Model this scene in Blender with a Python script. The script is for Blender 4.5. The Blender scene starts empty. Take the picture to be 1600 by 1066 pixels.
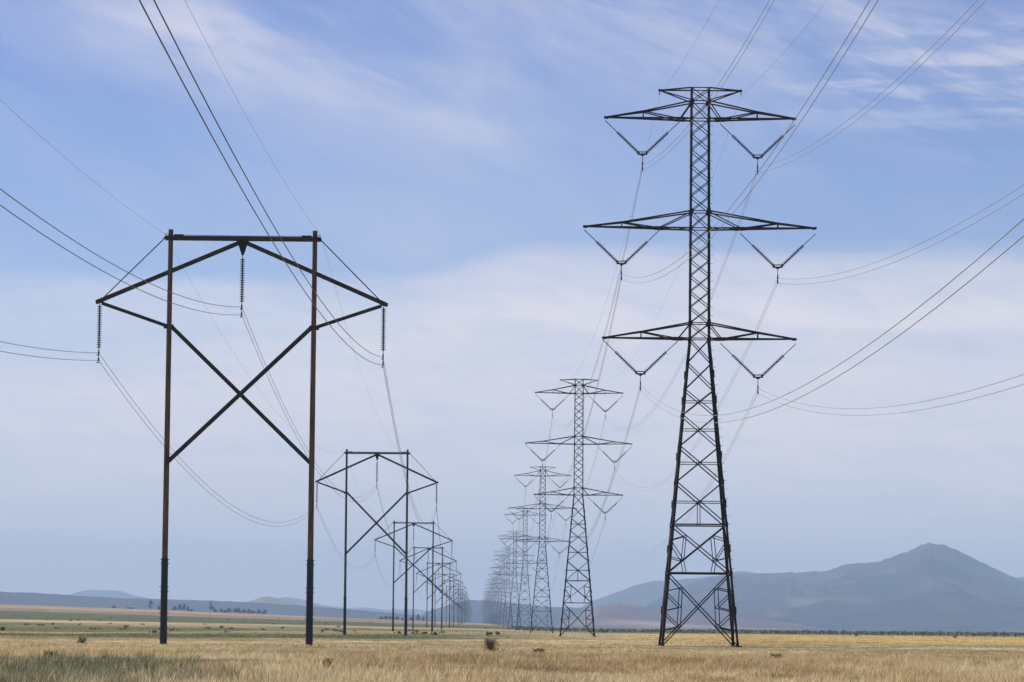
import bpy, math, random
import numpy as np
from mathutils import Vector, Matrix, Euler

scene = bpy.context.scene
COL = scene.collection
R = math.radians
EYE = 1.5
FPX = 5000.0            # focal length in photograph pixels (1600 wide)
VX, VY, ROLL = 743.0, 981.0, 0.009   # vanishing point of the two lines, camera roll

# ------------------------------------------------------------------ camera
cam_data = bpy.data.cameras.new("camera")
cam = bpy.data.objects.new("camera", cam_data)
COL.objects.link(cam)
cam_data.sensor_width = 36.0
cam_data.lens = FPX / 1600 * 36.0
cam_data.clip_start = 0.5
cam_data.clip_end = 60000.0
cam.location = (0, 0, EYE)
_pitch = math.atan(448.5 / FPX)
_yaw = -math.atan(53.0 / math.hypot(FPX, 448.5))
cam.matrix_world = (Matrix.Translation((0, 0, EYE)) @ Matrix.Rotation(_yaw, 4, 'Z')
                    @ Matrix.Rotation(math.pi / 2 + _pitch, 4, 'X') @ Matrix.Rotation(ROLL, 4, 'Z'))
scene.camera = cam

# ------------------------------------------------------------------ world, sun, exposure
SUN_EL, SUN_AZ = R(50), R(-48)      # azimuth from +Y, clockwise: high on the left, a little ahead
scene.view_settings.view_transform = 'Standard'
scene.view_settings.look = 'None'
scene.view_settings.exposure = 0.5
scene.view_settings.gamma = 1.0
scene.view_settings.use_curve_mapping = False
try:
    scene.cycles.volume_bounces = 0
    scene.cycles.max_bounces = 6
    scene.cycles.use_denoising = True
except Exception:
    pass


class NT:
    """small helper to write node trees"""
    def __init__(self, tree):
        self.t = tree; self.n = tree.nodes; self.l = tree.links; self.n.clear()

    def node(self, typ, **kw):
        nd = self.n.new(typ)
        for k, v in kw.items():
            setattr(nd, k, v)
        return nd

    def put(self, sock, v):
        if isinstance(v, bpy.types.NodeSocket):
            self.l.new(v, sock)
        else:
            sock.default_value = v

    def m(self, op, a, b=None, c=None, clamp=False):
        nd = self.node('ShaderNodeMath', operation=op); nd.use_clamp = clamp
        self.put(nd.inputs[0], a)
        if b is not None: self.put(nd.inputs[1], b)
        if c is not None: self.put(nd.inputs[2], c)
        return nd.outputs[0]

    def sstep(self, v, a, b, o0=0.0, o1=1.0):
        nd = self.node('ShaderNodeMapRange', interpolation_type='SMOOTHSTEP')
        self.put(nd.inputs[0], v); self.put(nd.inputs[1], a); self.put(nd.inputs[2], b)
        self.put(nd.inputs[3], o0); self.put(nd.inputs[4], o1)
        return nd.outputs[0]

    def gauss(self, v, c, w):
        d = self.m('DIVIDE', self.m('SUBTRACT', v, c), w)
        return self.m('POWER', math.e, self.m('MULTIPLY', self.m('MULTIPLY', d, d), -1.0))

    def noise(self, vec, scale=1.0, detail=4.0, rough=0.55, dist=0.0, color=False):
        nd = self.node('ShaderNodeTexNoise')
        self.put(nd.inputs['Vector'], vec)
        nd.inputs['Scale'].default_value = scale
        nd.inputs['Detail'].default_value = detail
        nd.inputs['Roughness'].default_value = rough
        nd.inputs['Distortion'].default_value = dist
        return nd.outputs['Color' if color else 'Fac']

    def comb(self, x, y, z=0.0):
        nd = self.node('ShaderNodeCombineXYZ')
        self.put(nd.inputs[0], x); self.put(nd.inputs[1], y); self.put(nd.inputs[2], z)
        return nd.outputs[0]

    def mix(self, f, a, b, mode='MIX'):
        nd = self.node('ShaderNodeMix', data_type='RGBA', blend_type=mode)
        self.put(nd.inputs[0], f); self.put(nd.inputs[6], a); self.put(nd.inputs[7], b)
        return nd.outputs[2]

    def ramp(self, f, stops):
        nd = self.node('ShaderNodeValToRGB')
        els = nd.color_ramp.elements
        while len(els) > 1: els.remove(els[-1])
        els[0].position = stops[0][0]; els[0].color = tuple(stops[0][1]) + (1,)
        for p, c in stops[1:]:
            e = els.new(p); e.color = tuple(c) + (1,)
        self.put(nd.inputs[0], f)
        return nd.outputs[0]


def build_world():
    w = bpy.data.worlds.new("World"); scene.world = w
    w.use_nodes = True
    t = NT(w.node_tree)
    out = t.node('ShaderNodeOutputWorld')
    bg = t.node('ShaderNodeBackground'); bg.inputs[1].default_value = 0.10
    t.l.new(bg.outputs[0], out.inputs[0])
    sky = t.node('ShaderNodeTexSky', sky_type='NISHITA')
    sky.sun_disc = False
    sky.sun_elevation = SUN_EL; sky.sun_rotation = SUN_AZ
    sky.altitude = 1300; sky.air_density = 1.0; sky.dust_density = 0.6; sky.ozone_density = 2.0
    tc = t.node('ShaderNodeTexCoord')
    sp = t.node('ShaderNodeSeparateXYZ'); t.l.new(tc.outputs['Generated'], sp.inputs[0])
    az = t.m('ARCTAN2', sp.outputs[0], sp.outputs[1])
    el = t.m('ARCSINE', sp.outputs[2])
    # blueness of the clear sky by height above the horizon
    tint = t.ramp(t.m('MULTIPLY', el, 2.0, clamp=True),
                  [(0.0, (0.70, 0.69, 0.76)), (0.16, (0.66, 0.63, 0.73)), (0.28, (0.53, 0.55, 0.72)),
                   (0.42, (0.49, 0.505, 0.71)), (0.8, (0.8, 0.82, 0.92)), (1.0, (1, 1, 1))])
    clear = t.mix(1.0, sky.outputs[0], tint, 'MULTIPLY')
    # ---- cirrus, drawn in directions (radians): az ~ -0.15..0.17, el ~ 0..0.2 in view
    wv = t.noise(t.comb(az, el), 9.0, 3.0)
    v1 = t.comb(t.m('MULTIPLY', az, 9.0), t.m('MULTIPLY', el, 42.0), 3.1)
    n1 = t.noise(v1, 1.0, 6.0, 0.6, 0.35)
    v2 = t.comb(t.m('MULTIPLY', t.m('ADD', az, t.m('MULTIPLY', el, 0.6)), 17.0),
                t.m('MULTIPLY', t.m('ADD', el, t.m('MULTIPLY', az, 0.30)), 34.0), 7.7)
    n2 = t.noise(v2, 1.0, 5.0, 0.5, 0.5)
    v3 = t.comb(t.m('MULTIPLY', az, 14.0), t.m('MULTIPLY', el, 130.0), 1.3)
    n3 = t.noise(v3, 1.0, 5.0, 0.6, 0.2)
    v4 = t.comb(t.m('MULTIPLY', t.m('ADD', az, t.m('MULTIPLY', el, 1.1)), 46.0),
                t.m('MULTIPLY', t.m('ADD', el, t.m('MULTIPLY', az, 0.22)), 120.0), 2.9)
    n4 = t.noise(v4, 1.0, 7.0, 0.62, 0.9)
    # broad bank: its soft upper edge lies near el 0.115 and steps up a little right of the middle
    step = t.sstep(az, -0.03, 0.015, 0.0, 0.011)
    edge = t.m('ADD', 0.1065, step)
    edge = t.m('ADD', edge, t.m('MULTIPLY', t.m('SUBTRACT', n1, 0.5), 0.012))
    edge = t.m('ADD', edge, t.m('MULTIPLY', t.m('SUBTRACT', t.noise(v3, 0.6, 6.0, 0.65, 0.3), 0.5), 0.006))
    d = t.m('SUBTRACT', edge, el)
    bank = t.m('ADD', t.m('MULTIPLY', t.sstep(d, -0.004, 0.004), 0.45), t.m('MULTIPLY', t.sstep(d, -0.002, 0.022), 0.42))
    bank = t.m('MULTIPLY', bank, t.sstep(n1, 0.18, 0.55, 0.55, 1.0))
    bank = t.m('MULTIPLY', bank, t.sstep(t.m('ADD', t.m('MULTIPLY', n3, 0.55), t.m('MULTIPLY', n4, 0.45)), 0.36, 0.60, 0.74, 1.04))
    bank = t.m('MULTIPLY', bank, t.sstep(el, 0.0, 0.07, 0.75, 1.0))
    # a bluer hole low in the bank at the left
    hole = t.m('MULTIPLY', t.gauss(el, 0.087, 0.010), t.sstep(az, -0.02, -0.14))
    bank = t.m('MULTIPLY', bank, t.m('SUBTRACT', 1.0, t.m('MULTIPLY', hole, 0.5)))
    # upper wisps: fibrous streaks combed along gently falling lines
    fib = t.m('ADD', t.m('MULTIPLY', n2, 0.72), t.m('MULTIPLY', n4, 0.28))
    line = t.m('SUBTRACT', el, t.m('ADD', 0.1665, t.m('MULTIPLY', t.m('ADD', az, 0.03), -0.24)))
    w1 = t.m('MULTIPLY', t.gauss(line, 0.0, 0.0125), t.m('MULTIPLY', t.sstep(az, 0.035, -0.02), t.sstep(az, -0.15, -0.09)))
    w1 = t.m('MULTIPLY', w1, t.sstep(fib, 0.22, 0.66))
    pt = t.m('MULTIPLY', t.sstep(el, 0.150, 0.200), t.gauss(az, 0.075, 0.060))
    w2 = t.m('MULTIPLY', pt, t.sstep(fib, 0.28, 0.70))
    w4 = t.m('MULTIPLY', t.m('MULTIPLY', t.sstep(el, 0.165, 0.195), t.gauss(az, -0.045, 0.075)), t.sstep(fib, 0.34, 0.72))
    st = t.m('MULTIPLY', t.gauss(el, 0.172, 0.016), t.sstep(az, 0.075, 0.13))
    w3 = t.m('MULTIPLY', st, t.sstep(t.m('ADD', t.m('MULTIPLY', n3, 0.6), t.m('MULTIPLY', n4, 0.4)), 0.42, 0.60))
    veil = t.m('MULTIPLY', t.sstep(fib, 0.32, 0.75), 0.14)
    mid = t.m('MULTIPLY', t.m('MULTIPLY', t.gauss(az, 0.0, 0.085), t.gauss(el, 0.13, 0.05)), 0.13)
    wis = t.m('ADD', t.m('ADD', t.m('MULTIPLY', w1, 0.50), t.m('MULTIPLY', w2, 0.52)),
              t.m('ADD', t.m('MULTIPLY', w3, 0.44), t.m('ADD', t.m('ADD', veil, mid), t.m('MULTIPLY', w4, 0.24))))
    wis = t.m('MULTIPLY', wis, t.m('SUBTRACT', 1.0, t.sstep(d, -0.01, 0.01)))
    cl = t.m('ADD', bank, wis, clamp=True)
    # cloud cover thins out overhead and behind, where nobody sees it
    cl = t.m('MULTIPLY', cl, t.sstep(el, 0.6, 0.3))
    col = t.mix(cl, clear, t.mix(t.sstep(el, 0.02, 0.10), (6.7, 6.15, 6.3, 1), (6.6, 6.2, 6.35, 1)))
    t.l.new(col, bg.inputs[0])


build_world()
sun_data = bpy.data.lights.new("sun", 'SUN')
sun_data.energy = 4.5; sun_data.angle = R(0.53); sun_data.color = (1.0, 0.95, 0.88)
sun = bpy.data.objects.new("sun", sun_data); COL.objects.link(sun)
_sd = Vector((math.sin(SUN_AZ) * math.cos(SUN_EL), math.cos(SUN_AZ) * math.cos(SUN_EL), math.sin(SUN_EL)))
sun.rotation_euler = _sd.to_track_quat('Z', 'Y').to_euler()


# ------------------------------------------------------------------ helpers
def hor(px):                     # horizon row of the photograph at a column
    return VY + ROLL * (px - VX)


def tag(o, label=None, cat=None, group=None, kind=None):
    if label: o['label'] = label
    if cat: o['category'] = cat
    if group: o['group'] = group
    if kind: o['kind'] = kind
    return o


def empty(name, loc=(0, 0, 0)):
    o = bpy.data.objects.new(name, None); COL.objects.link(o)
    o.location = loc; o.empty_display_size = 1.0
    return o


def link_mesh(name, me, parent=None, loc=None):
    o = bpy.data.objects.new(name, me); COL.objects.link(o)
    if parent is not None: o.parent = parent
    if loc is not None: o.location = loc
    return o


def copy_tree(o, parent=None):
    kids = list(o.children)
    c = o.copy(); COL.objects.link(c)
    if parent is not None: c.parent = parent
    for ch in kids: copy_tree(ch, c)
    return c


class MB:
    """collects beams, tubes, discs into one mesh"""
    def __init__(self): self.v = []; self.f = []; self.s = []

    def add(self, vs, fs, smooth=False):
        b = len(self.v); self.v.extend(tuple(p) for p in vs)
        for f in fs: self.f.append(tuple(b + i for i in f)); self.s.append(smooth)

    def frame(self, a, b, up=None):
        a = Vector(a); b = Vector(b); d = (b - a).normalized()
        u = Vector(up) if up is not None else (Vector((0, 0, 1)) if abs(d.z) < 0.95 else Vector((0, 1, 0)))
        x = d.cross(u)
        if x.length < 1e-6: x = d.cross(Vector((1, 0, 0)))
        x.normalize(); y = x.cross(d).normalized()
        return a, b, d, x, y

    def beam(self, a, b, w, h=None, up=None):
        h = h or w
        a, b, d, x, y = self.frame(a, b, up)
        vs = []
        for p in (a, b):
            for sx, sy in ((-1, -1), (1, -1), (1, 1), (-1, 1)):
                vs.append(p + x * (sx * w / 2) + y * (sy * h / 2))
        self.add(vs, [(3, 2, 1, 0), (4, 5, 6, 7), (0, 1, 5, 4), (1, 2, 6, 5), (2, 3, 7, 6), (3, 0, 4, 7)])

    def angle(self, a, b, w, th, inward):
        """L-section whose two flanges open toward the horizontal directions in `inward` (x dir, y dir)"""
        a = Vector(a); b = Vector(b)
        ix = Vector((inward[0], 0, 0)); iy = Vector((0, inward[1], 0))
        prof = [(0, 0), (w, 0), (w, th), (th, th), (th, w), (0, w)]
        vs = [p + ix * u + iy * v for p in (a, b) for u, v in prof]
        n = 6
        fs = [tuple(range(n))[::-1], tuple(range(n, 2 * n))]
        for i in range(n): fs.append((i, (i + 1) % n, n + (i + 1) % n, n + i))
        self.add(vs, fs)

    def tube(self, pts, r, seg=8, caps=True, smooth=True):
        pts = [Vector(p) for p in pts]
        rs = r if isinstance(r, (list, tuple)) else [r] * len(pts)
        vs = []; n = len(pts)
        for i, p in enumerate(pts):
            d = (pts[min(i + 1, n - 1)] - pts[max(i - 1, 0)]).normalized()
            u = Vector((0, 0, 1)) if abs(d.z) < 0.95 else Vector((0, 1, 0))
            x = d.cross(u).normalized(); y = x.cross(d).normalized()
            for k in range(seg):
                an = 2 * math.pi * k / seg
                vs.append(p + (x * math.cos(an) + y * math.sin(an)) * rs[i])
        fs = []
        for i in range(n - 1):
            for k in range(seg):
                fs.append((i * seg + k, i * seg + (k + 1) % seg, (i + 1) * seg + (k + 1) % seg, (i + 1) * seg + k))
        self.add(vs, fs, smooth)
        if caps:
            self.add(vs[:seg], [tuple(range(seg))[::-1]]); self.add(vs[-seg:], [tuple(range(seg))])

    def ring(self, c, ax, ay, R0x, R0y, r, seg=24, rs=6):
        c = Vector(c); ax = Vector(ax); ay = Vector(ay); az = ax.cross(ay)
        vs = []; fs = []
        for i in range(seg):
            a = 2 * math.pi * i / seg
            p = c + ax * (math.cos(a) * R0x) + ay * (math.sin(a) * R0y)
            nrm = (ax * math.cos(a) + ay * math.sin(a)).normalized()
            for k in range(rs):
                b = 2 * math.pi * k / rs
                vs.append(p + nrm * (math.cos(b) * r) + az * (math.sin(b) * r))
        for i in range(seg):
            for k in range(rs):
                j = (i + 1) % seg; k2 = (k + 1) % rs
                fs.append((i * rs + k, j * rs + k, j * rs + k2, i * rs + k2))
        self.add(vs, fs, True)

    def plate(self, poly, normal, th):
        n = Vector(normal).normalized() * (th / 2)
        k = len(poly)
        vs = [Vector(p) - n for p in poly] + [Vector(p) + n for p in poly]
        fs = [tuple(range(k))[::-1], tuple(range(k, 2 * k))]
        for i in range(k): fs.append((i, (i + 1) % k, k + (i + 1) % k, k + i))
        self.add(vs, fs)

    def mesh(self, name, mat):
        me = bpy.data.meshes.new(name)
        me.from_pydata(self.v, [], self.f)
        me.polygons.foreach_set('use_smooth', self.s)
        if isinstance(mat, (list, tuple)):
            for m_ in mat: me.materials.append(m_)
        else:
            me.materials.append(mat)
        me.update()
        return me

    def build(self, name, mat, parent=None, loc=None):
        return link_mesh(name, self.mesh(name, mat), parent, loc)


def material(name, base, rough=0.7, metal=0.0, var=0.25, scale=(1, 1, 1), col2=None, detail=5, bump=0.0, nscale=1.0, coord='Object', spec=0.5):
    m = bpy.data.materials.new(name); m.use_nodes = True
    t = NT(m.node_tree)
    out = t.node('ShaderNodeOutputMaterial'); b = t.node('ShaderNodeBsdfPrincipled')
    t.l.new(b.outputs[0], out.inputs[0])
    tc = t.node('ShaderNodeTexCoord')
    mp = t.node('ShaderNodeMapping'); mp.inputs['Scale'].default_value = scale
    t.l.new(tc.outputs[coord], mp.inputs[0])
    n = t.noise(mp.outputs[0], nscale, detail, 0.6)
    f = t.sstep(n, 0.3, 0.7)
    c1 = tuple(base) + (1,)
    c2 = tuple(col2 or [c * (1 - var) for c in base]) + (1,)
    t.l.new(t.mix(f, c1, c2), b.inputs['Base Color'])
    b.inputs['Metallic'].default_value = metal; b.inputs['Specular IOR Level'].default_value = spec
    t.l.new(t.sstep(n, 0.2, 0.8, rough * 0.85, min(1, rough * 1.15)), b.inputs['Roughness'])
    if bump:
        bp = t.node('ShaderNodeBump'); bp.inputs['Strength'].default_value = bump; bp.inputs['Distance'].default_value = 0.02
        t.l.new(n, bp.inputs['Height']); t.l.new(bp.outputs[0], b.inputs['Normal'])
    return m


M_STEEL = material('weathered steel', (0.010, 0.009, 0.010), 0.7, 0.0, scale=(1.2, 1.2, 0.5), col2=(0.026, 0.015, 0.012), spec=0.2)
M_WOOD = material('weathered timber', (0.165, 0.110, 0.068), 0.85, scale=(11, 11, 0.45), col2=(0.030, 0.021, 0.015), bump=0.8, spec=0.2)
M_BRACE = material('dark treated timber', (0.018, 0.018, 0.021), 0.8, scale=(3, 3, 3), col2=(0.040, 0.034, 0.028), bump=0.3, spec=0.2)
M_ARMWOOD = material('weathered arm timber', (0.055, 0.047, 0.033), 0.85, scale=(2, 6, 6), col2=(0.020, 0.018, 0.016), bump=0.3, spec=0.2)
M_SLEEVE = material('dark blue grey sleeve', (0.009, 0.011, 0.018), 0.6, scale=(2, 2, 1.2), col2=(0.018, 0.020, 0.028), spec=0.3)
M_IRON = material('dark fittings', (0.010, 0.010, 0.012), 0.6, 0.0, spec=0.2)
M_PORC = material('insulator porcelain', (0.014, 0.011, 0.010), 0.6, 0.0, scale=(4, 4, 4), spec=0.25)
M_RING = material('grey fitting metal', (0.05, 0.05, 0.055), 0.45, 0.6)
M_ALU = material('bare aluminium cable', (0.27, 0.27, 0.27), 0.5, 0.5, scale=(0.3, 0.3, 0.3))
M_CABLE = material('dulled cable', (0.045, 0.045, 0.050), 0.5, 0.3, scale=(0.3, 0.3, 0.3))


# ------------------------------------------------------------------ value noise for the terrain
def vnoise(x, y, seed=0):
    rng = np.random.RandomState(seed); tab = rng.rand(256, 256)
    xi = np.floor(x).astype(np.int64); yi = np.floor(y).astype(np.int64)
    fx = x - xi; fy = y - yi
    fx = fx * fx * (3 - 2 * fx); fy = fy * fy * (3 - 2 * fy)
    a = tab[xi & 255, yi & 255]; b = tab[(xi + 1) & 255, yi & 255]
    c = tab[xi & 255, (yi + 1) & 255]; d = tab[(xi + 1) & 255, (yi + 1) & 255]
    return (a * (1 - fx) + b * fx) * (1 - fy) + (c * (1 - fx) + d * fx) * fy


def fbm(x, y, seed=0, octs=4, gain=0.5):
    s = np.zeros_like(np.asarray(x, float)); a = 1.0; t = 0.0
    for o in range(octs):
        s = s + a * vnoise(x * 2 ** o + 17.3 * o, y * 2 ** o + 9.1 * o, seed + o); t += a; a *= gain
    return s / t


def sm(v, a, b):
    t = np.clip((np.asarray(v, float) - a) / (b - a), 0, 1)
    return t * t * (3 - 2 * t)


CREST = 4000.0
_cx = np.array([-4000, -1500, -600, 0, 240, 331, 420, 540, 640, 743, 830, 930, 2200, 5000], float)
_cy = np.array([30, 38, 36, 30.3, 23.5, 20.2, 17.6, 13.8, 9.8, 7.6, 3.0, -1.5, -1.8, -1.8], float)


def ground_h(x, y):
    """height of the plain: level near by, a long gentle swell far off on the left"""
    x = np.asarray(x, float); y = np.asarray(y, float)
    d = np.hypot(x, y)
    yy = np.where(y > 1, y, 1.0)
    px = np.where(y > 1, np.clip(VX + FPX * x / yy, -4000, 5000), np.where(x < 0, -4000, 5000))
    hm = EYE + np.interp(px, _cx, _cy) * CREST / FPX
    hm = np.maximum(hm, 0)
    t = np.clip((d - 600) / (CREST - 600), 0, 1)
    h = hm * t ** 1.5
    amp = sm(d, 20, 70) * (1 - sm(d, 1500, 3000))
    u = 0.16 * (fbm(x / 34 + 3.3, y / 34 + 1.2, 5, 3) - 0.5) + 0.06 * (fbm(x / 7, y / 7, 8, 2) - 0.5)
    return h + u * amp


TAN = np.array([0.545, 0.405, 0.218]); PALE = np.array([0.600, 0.490, 0.310]); BROWN = np.array([0.330, 0.225, 0.110])
GOLD = np.array([0.580, 0.400, 0.145]); SAGE = np.array([0.130, 0.150, 0.072]); OLIVE = np.array([0.200, 0.190, 0.085])
DKGREEN = np.array([0.066, 0.088, 0.040]); RUST = np.array([0.285, 0.180, 0.105])


def lerp(c, k, col):
    k = np.clip(k, 0, 1)[..., None]
    return c * (1 - k) + col * k


def field_colour(x, y):
    """what grows where on the plain"""
    x = np.asarray(x, float); y = np.asarray(y, float)
    d = np.hypot(x, y); yy = np.maximum(y, 1.0)
    px = np.where(y > 1, VX + FPX * x / yy, np.where(x < 0, -9999, 9999))
    c = np.broadcast_to(TAN, x.shape + (3,)).copy()
    ld = np.log(np.maximum(d, 1.0)) * 6
    wa = fbm(x / 40 + 40, ld * 0.9 + 11, 21, 4)              # drawn out streaks
    wb = fbm(x / 11 + 4, y / 15 + 7, 31, 4)
    wc = fbm(x / 120 + 9, y / 420 + 3, 41, 4)
    c = lerp(c, sm(wb, 0.48, 0.72) * 0.75, PALE)
    c = lerp(c, sm(1 - wb, 0.50, 0.70) * 0.55, BROWN)
    c = lerp(c, sm(wa, 0.56, 0.72) * 0.45 * sm(d, 100, 260), OLIVE)
    wd = fbm(x / 1.6 + 4, y / 5.0 + 7, 35, 3); fade = 1 - sm(d, 220, 420)
    c = lerp(c, sm(wd, 0.56, 0.74) * 0.6 * fade, PALE * 1.08)
    c = lerp(c, sm(1 - wd, 0.56, 0.74) * 0.6 * fade, BROWN * 0.8)
    # reddish brown stand in the middle foreground
    bx = sm(px, 500, 560) * (1 - sm(px, 800, 1130)); dj = d + (fbm(x / 6, y / 9, 81, 3) - .5) * 45; by = sm(dj, 92, 112) * (1 - sm(dj, 128, 185))
    c = lerp(c, bx * by * (0.15 + 1.0 * sm(wb, 0.38, 0.62)) * 0.75, BROWN * np.array([0.74, 0.70, 0.66]))
    # greener swells on the left between 320 m and 1300 m
    wl = 1 - sm(px, 600, 900)
    c = lerp(c, wl * sm(d, 300, 420) * (1 - sm(d, 1300, 1500)) * sm(wa + 0.25 * (wc - 0.5), 0.34, 0.54) * 0.95, SAGE * 0.85)
    c = lerp(c, (1 - sm(px, 760, 1000)) * sm(d, 460, 600) * (1 - sm(d, 1250, 1500)) * 0.5, OLIVE)
    # pale band, green band and orange band on the far swell
    rise = 1 - sm(px, 760, 960)
    k = fbm(x / 300 + 2, y / 90 + 5, 51, 3) * 260
    c = lerp(c, rise * sm(d + k, 1320, 1480) * (1 - sm(d + k, 1520, 1680)) * 0.7, TAN * 0.95)
    c = lerp(c, rise * sm(d + k, 1540, 1700) * (1 - sm(d + k, 2650, 2900)) * 0.95, SAGE * 0.80)
    c = lerp(c, rise * sm(d + k, 2680, 3000), RUST)
    c = lerp(c, rise * sm(d + k, 3100, 3400) * sm(wc, 0.3, 0.6) * 0.8, TAN * 0.8)
    # golden stand on the right, then the dark belt of brush beyond the fence
    rt = sm(px, 880, 1180)
    c = lerp(c, rt * sm(d, 370, 440) * (1 - sm(d, 1000, 1200)) * 0.85, GOLD)
    c = lerp(c, sm(px, 760, 930) * sm(d + k * 1.4, 1250, 1500) * 0.95, DKGREEN * 1.6)
    yl = np.exp(-((x + 19) / 3.2) ** 2 - ((d - 158) / 16.0) ** 2) * sm(wb, 0.3, 0.6)
    c = lerp(c, yl * 0.9, np.array([0.50, 0.34, 0.09]))
    # tall green growth at the lower left corner
    g = (1 - sm(x + (fbm(x / 5, y / 6, 61, 3) - 0.5) * 9, -10.5, -6.5)) * (1 - sm(d + (fbm(x / 3, y / 4, 66, 3) - 0.5) * 16, 124, 134))
    g2 = (0.62 + 0.5 * sm(fbm(x / 4, y / 9, 71, 3), 0.35, 0.6))
    c = lerp(c, g * g2 * sm(d, 30, 60), np.array([0.165, 0.165, 0.090]))
    return c


def colour_attr(me, name, cols):
    at = me.color_attributes.new(name, 'FLOAT_COLOR', 'POINT')
    a = np.ones((len(cols), 4), np.float32); a[:, :3] = cols
    at.data.foreach_set('color', a.ravel())


# ------------------------------------------------------------------ ground: one sheet to the horizon
def ground_material():
    m = bpy.data.materials.new('dry plain'); m.use_nodes = True
    t = NT(m.node_tree)
    out = t.node('ShaderNodeOutputMaterial'); b = t.node('ShaderNodeBsdfPrincipled')
    t.l.new(b.outputs[0], out.inputs[0])
    at = t.node('ShaderNodeAttribute'); at.attribute_name = 'field_colour'
    geo = t.node('ShaderNodeNewGeometry')
    n1 = t.noise(geo.outputs['Position'], 0.9, 6, 0.65)
    n2 = t.noise(geo.outputs['Position'], 0.05, 5, 0.6)
    n3 = t.noise(geo.outputs['Position'], 0.009, 6, 0.68)
    f = t.m('ADD', t.m('ADD', t.m('MULTIPLY', n1, 0.6), t.m('MULTIPLY', n2, 0.6)), t.m('MULTIPLY', n3, 0.8))
    f = t.sstep(f, 0.72, 1.28, 0.44, 0.92)  # mottling, scaled darker overall to paint in the shade grass would cast
    vm = t.node('ShaderNodeVectorMath', operation='SCALE')
    t.l.new(at.outputs['Color'], vm.inputs[0]); t.l.new(f, vm.inputs['Scale'])
    t.l.new(vm.outputs[0], b.inputs['Base Color'])
    b.inputs['Roughness'].default_value = 1.0
    b.inputs['Specular IOR Level'].default_value = 0.0
    return m


GROUND_R = 23000.0


def build_ground():
    rings = np.concatenate([[0.0], np.exp(np.linspace(math.log(2.0), math.log(GROUND_R), 330))])
    az = np.concatenate([np.linspace(-180, -16, 42)[:-1], np.linspace(-16, 16, 290), np.linspace(16, 180, 42)[1:-1]])
    az = np.radians(az); na = len(az)
    rr, aa = np.meshgrid(rings[1:], az, indexing='ij')
    x = rr * np.sin(aa); y = rr * np.cos(aa)
    z = ground_h(x, y)
    co = np.stack([x, y, z], -1).reshape(-1, 3)
    co = np.vstack([[[0, 0, 0]], co])
    nr = len(rings) - 1
    i = np.arange(nr - 1)[:, None]; k = np.arange(na)[None, :]; k2 = (k + 1) % na
    q = np.stack([1 + i * na + k, 1 + i * na + k2, 1 + (i + 1) * na + k2, 1 + (i + 1) * na + k], -1).reshape(-1, 4)[:, ::-1]
    faces = q.tolist() + [[0, 1 + (kk + 1) % na, 1 + kk] for kk in range(na)]
    me = bpy.data.meshes.new('ground')
    me.from_pydata(co.tolist(), [], faces)
    me.polygons.foreach_set('use_smooth', [True] * len(faces))
    colour_attr(me, 'field_colour', field_colour(co[:, 0], co[:, 1]))
    me.materials.append(ground_material())
    o = link_mesh('ground', me)
    return tag(o, 'dry grass plain in tan and green bands reaching the mountains', 'ground', kind='structure')


build_ground()


# ------------------------------------------------------------------ hills and mountains
def hill_material(name, cols, scale):
    m = bpy.data.materials.new(name); m.use_nodes = True
    t = NT(m.node_tree)
    out = t.node('ShaderNodeOutputMaterial'); b = t.node('ShaderNodeBsdfPrincipled')
    t.l.new(b.outputs[0], out.inputs[0])
    geo = t.node('ShaderNodeNewGeometry')
    mp = t.node('ShaderNodeMapping'); mp.inputs['Scale'].default_value = scale
    t.l.new(geo.outputs['Position'], mp.inputs[0])
    n = t.noise(mp.outputs[0], 1.0, 7, 0.6, 0.3)
    c = t.ramp(n, [(0.30, cols[0]), (0.52, cols[1]), (0.70, cols[2])])
    t.l.new(c, b.inputs['Base Color'])
    b.inputs['Roughness'].default_value = 1.0; b.inputs['Specular IOR Level'].default_value = 0.0
    return m


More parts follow.
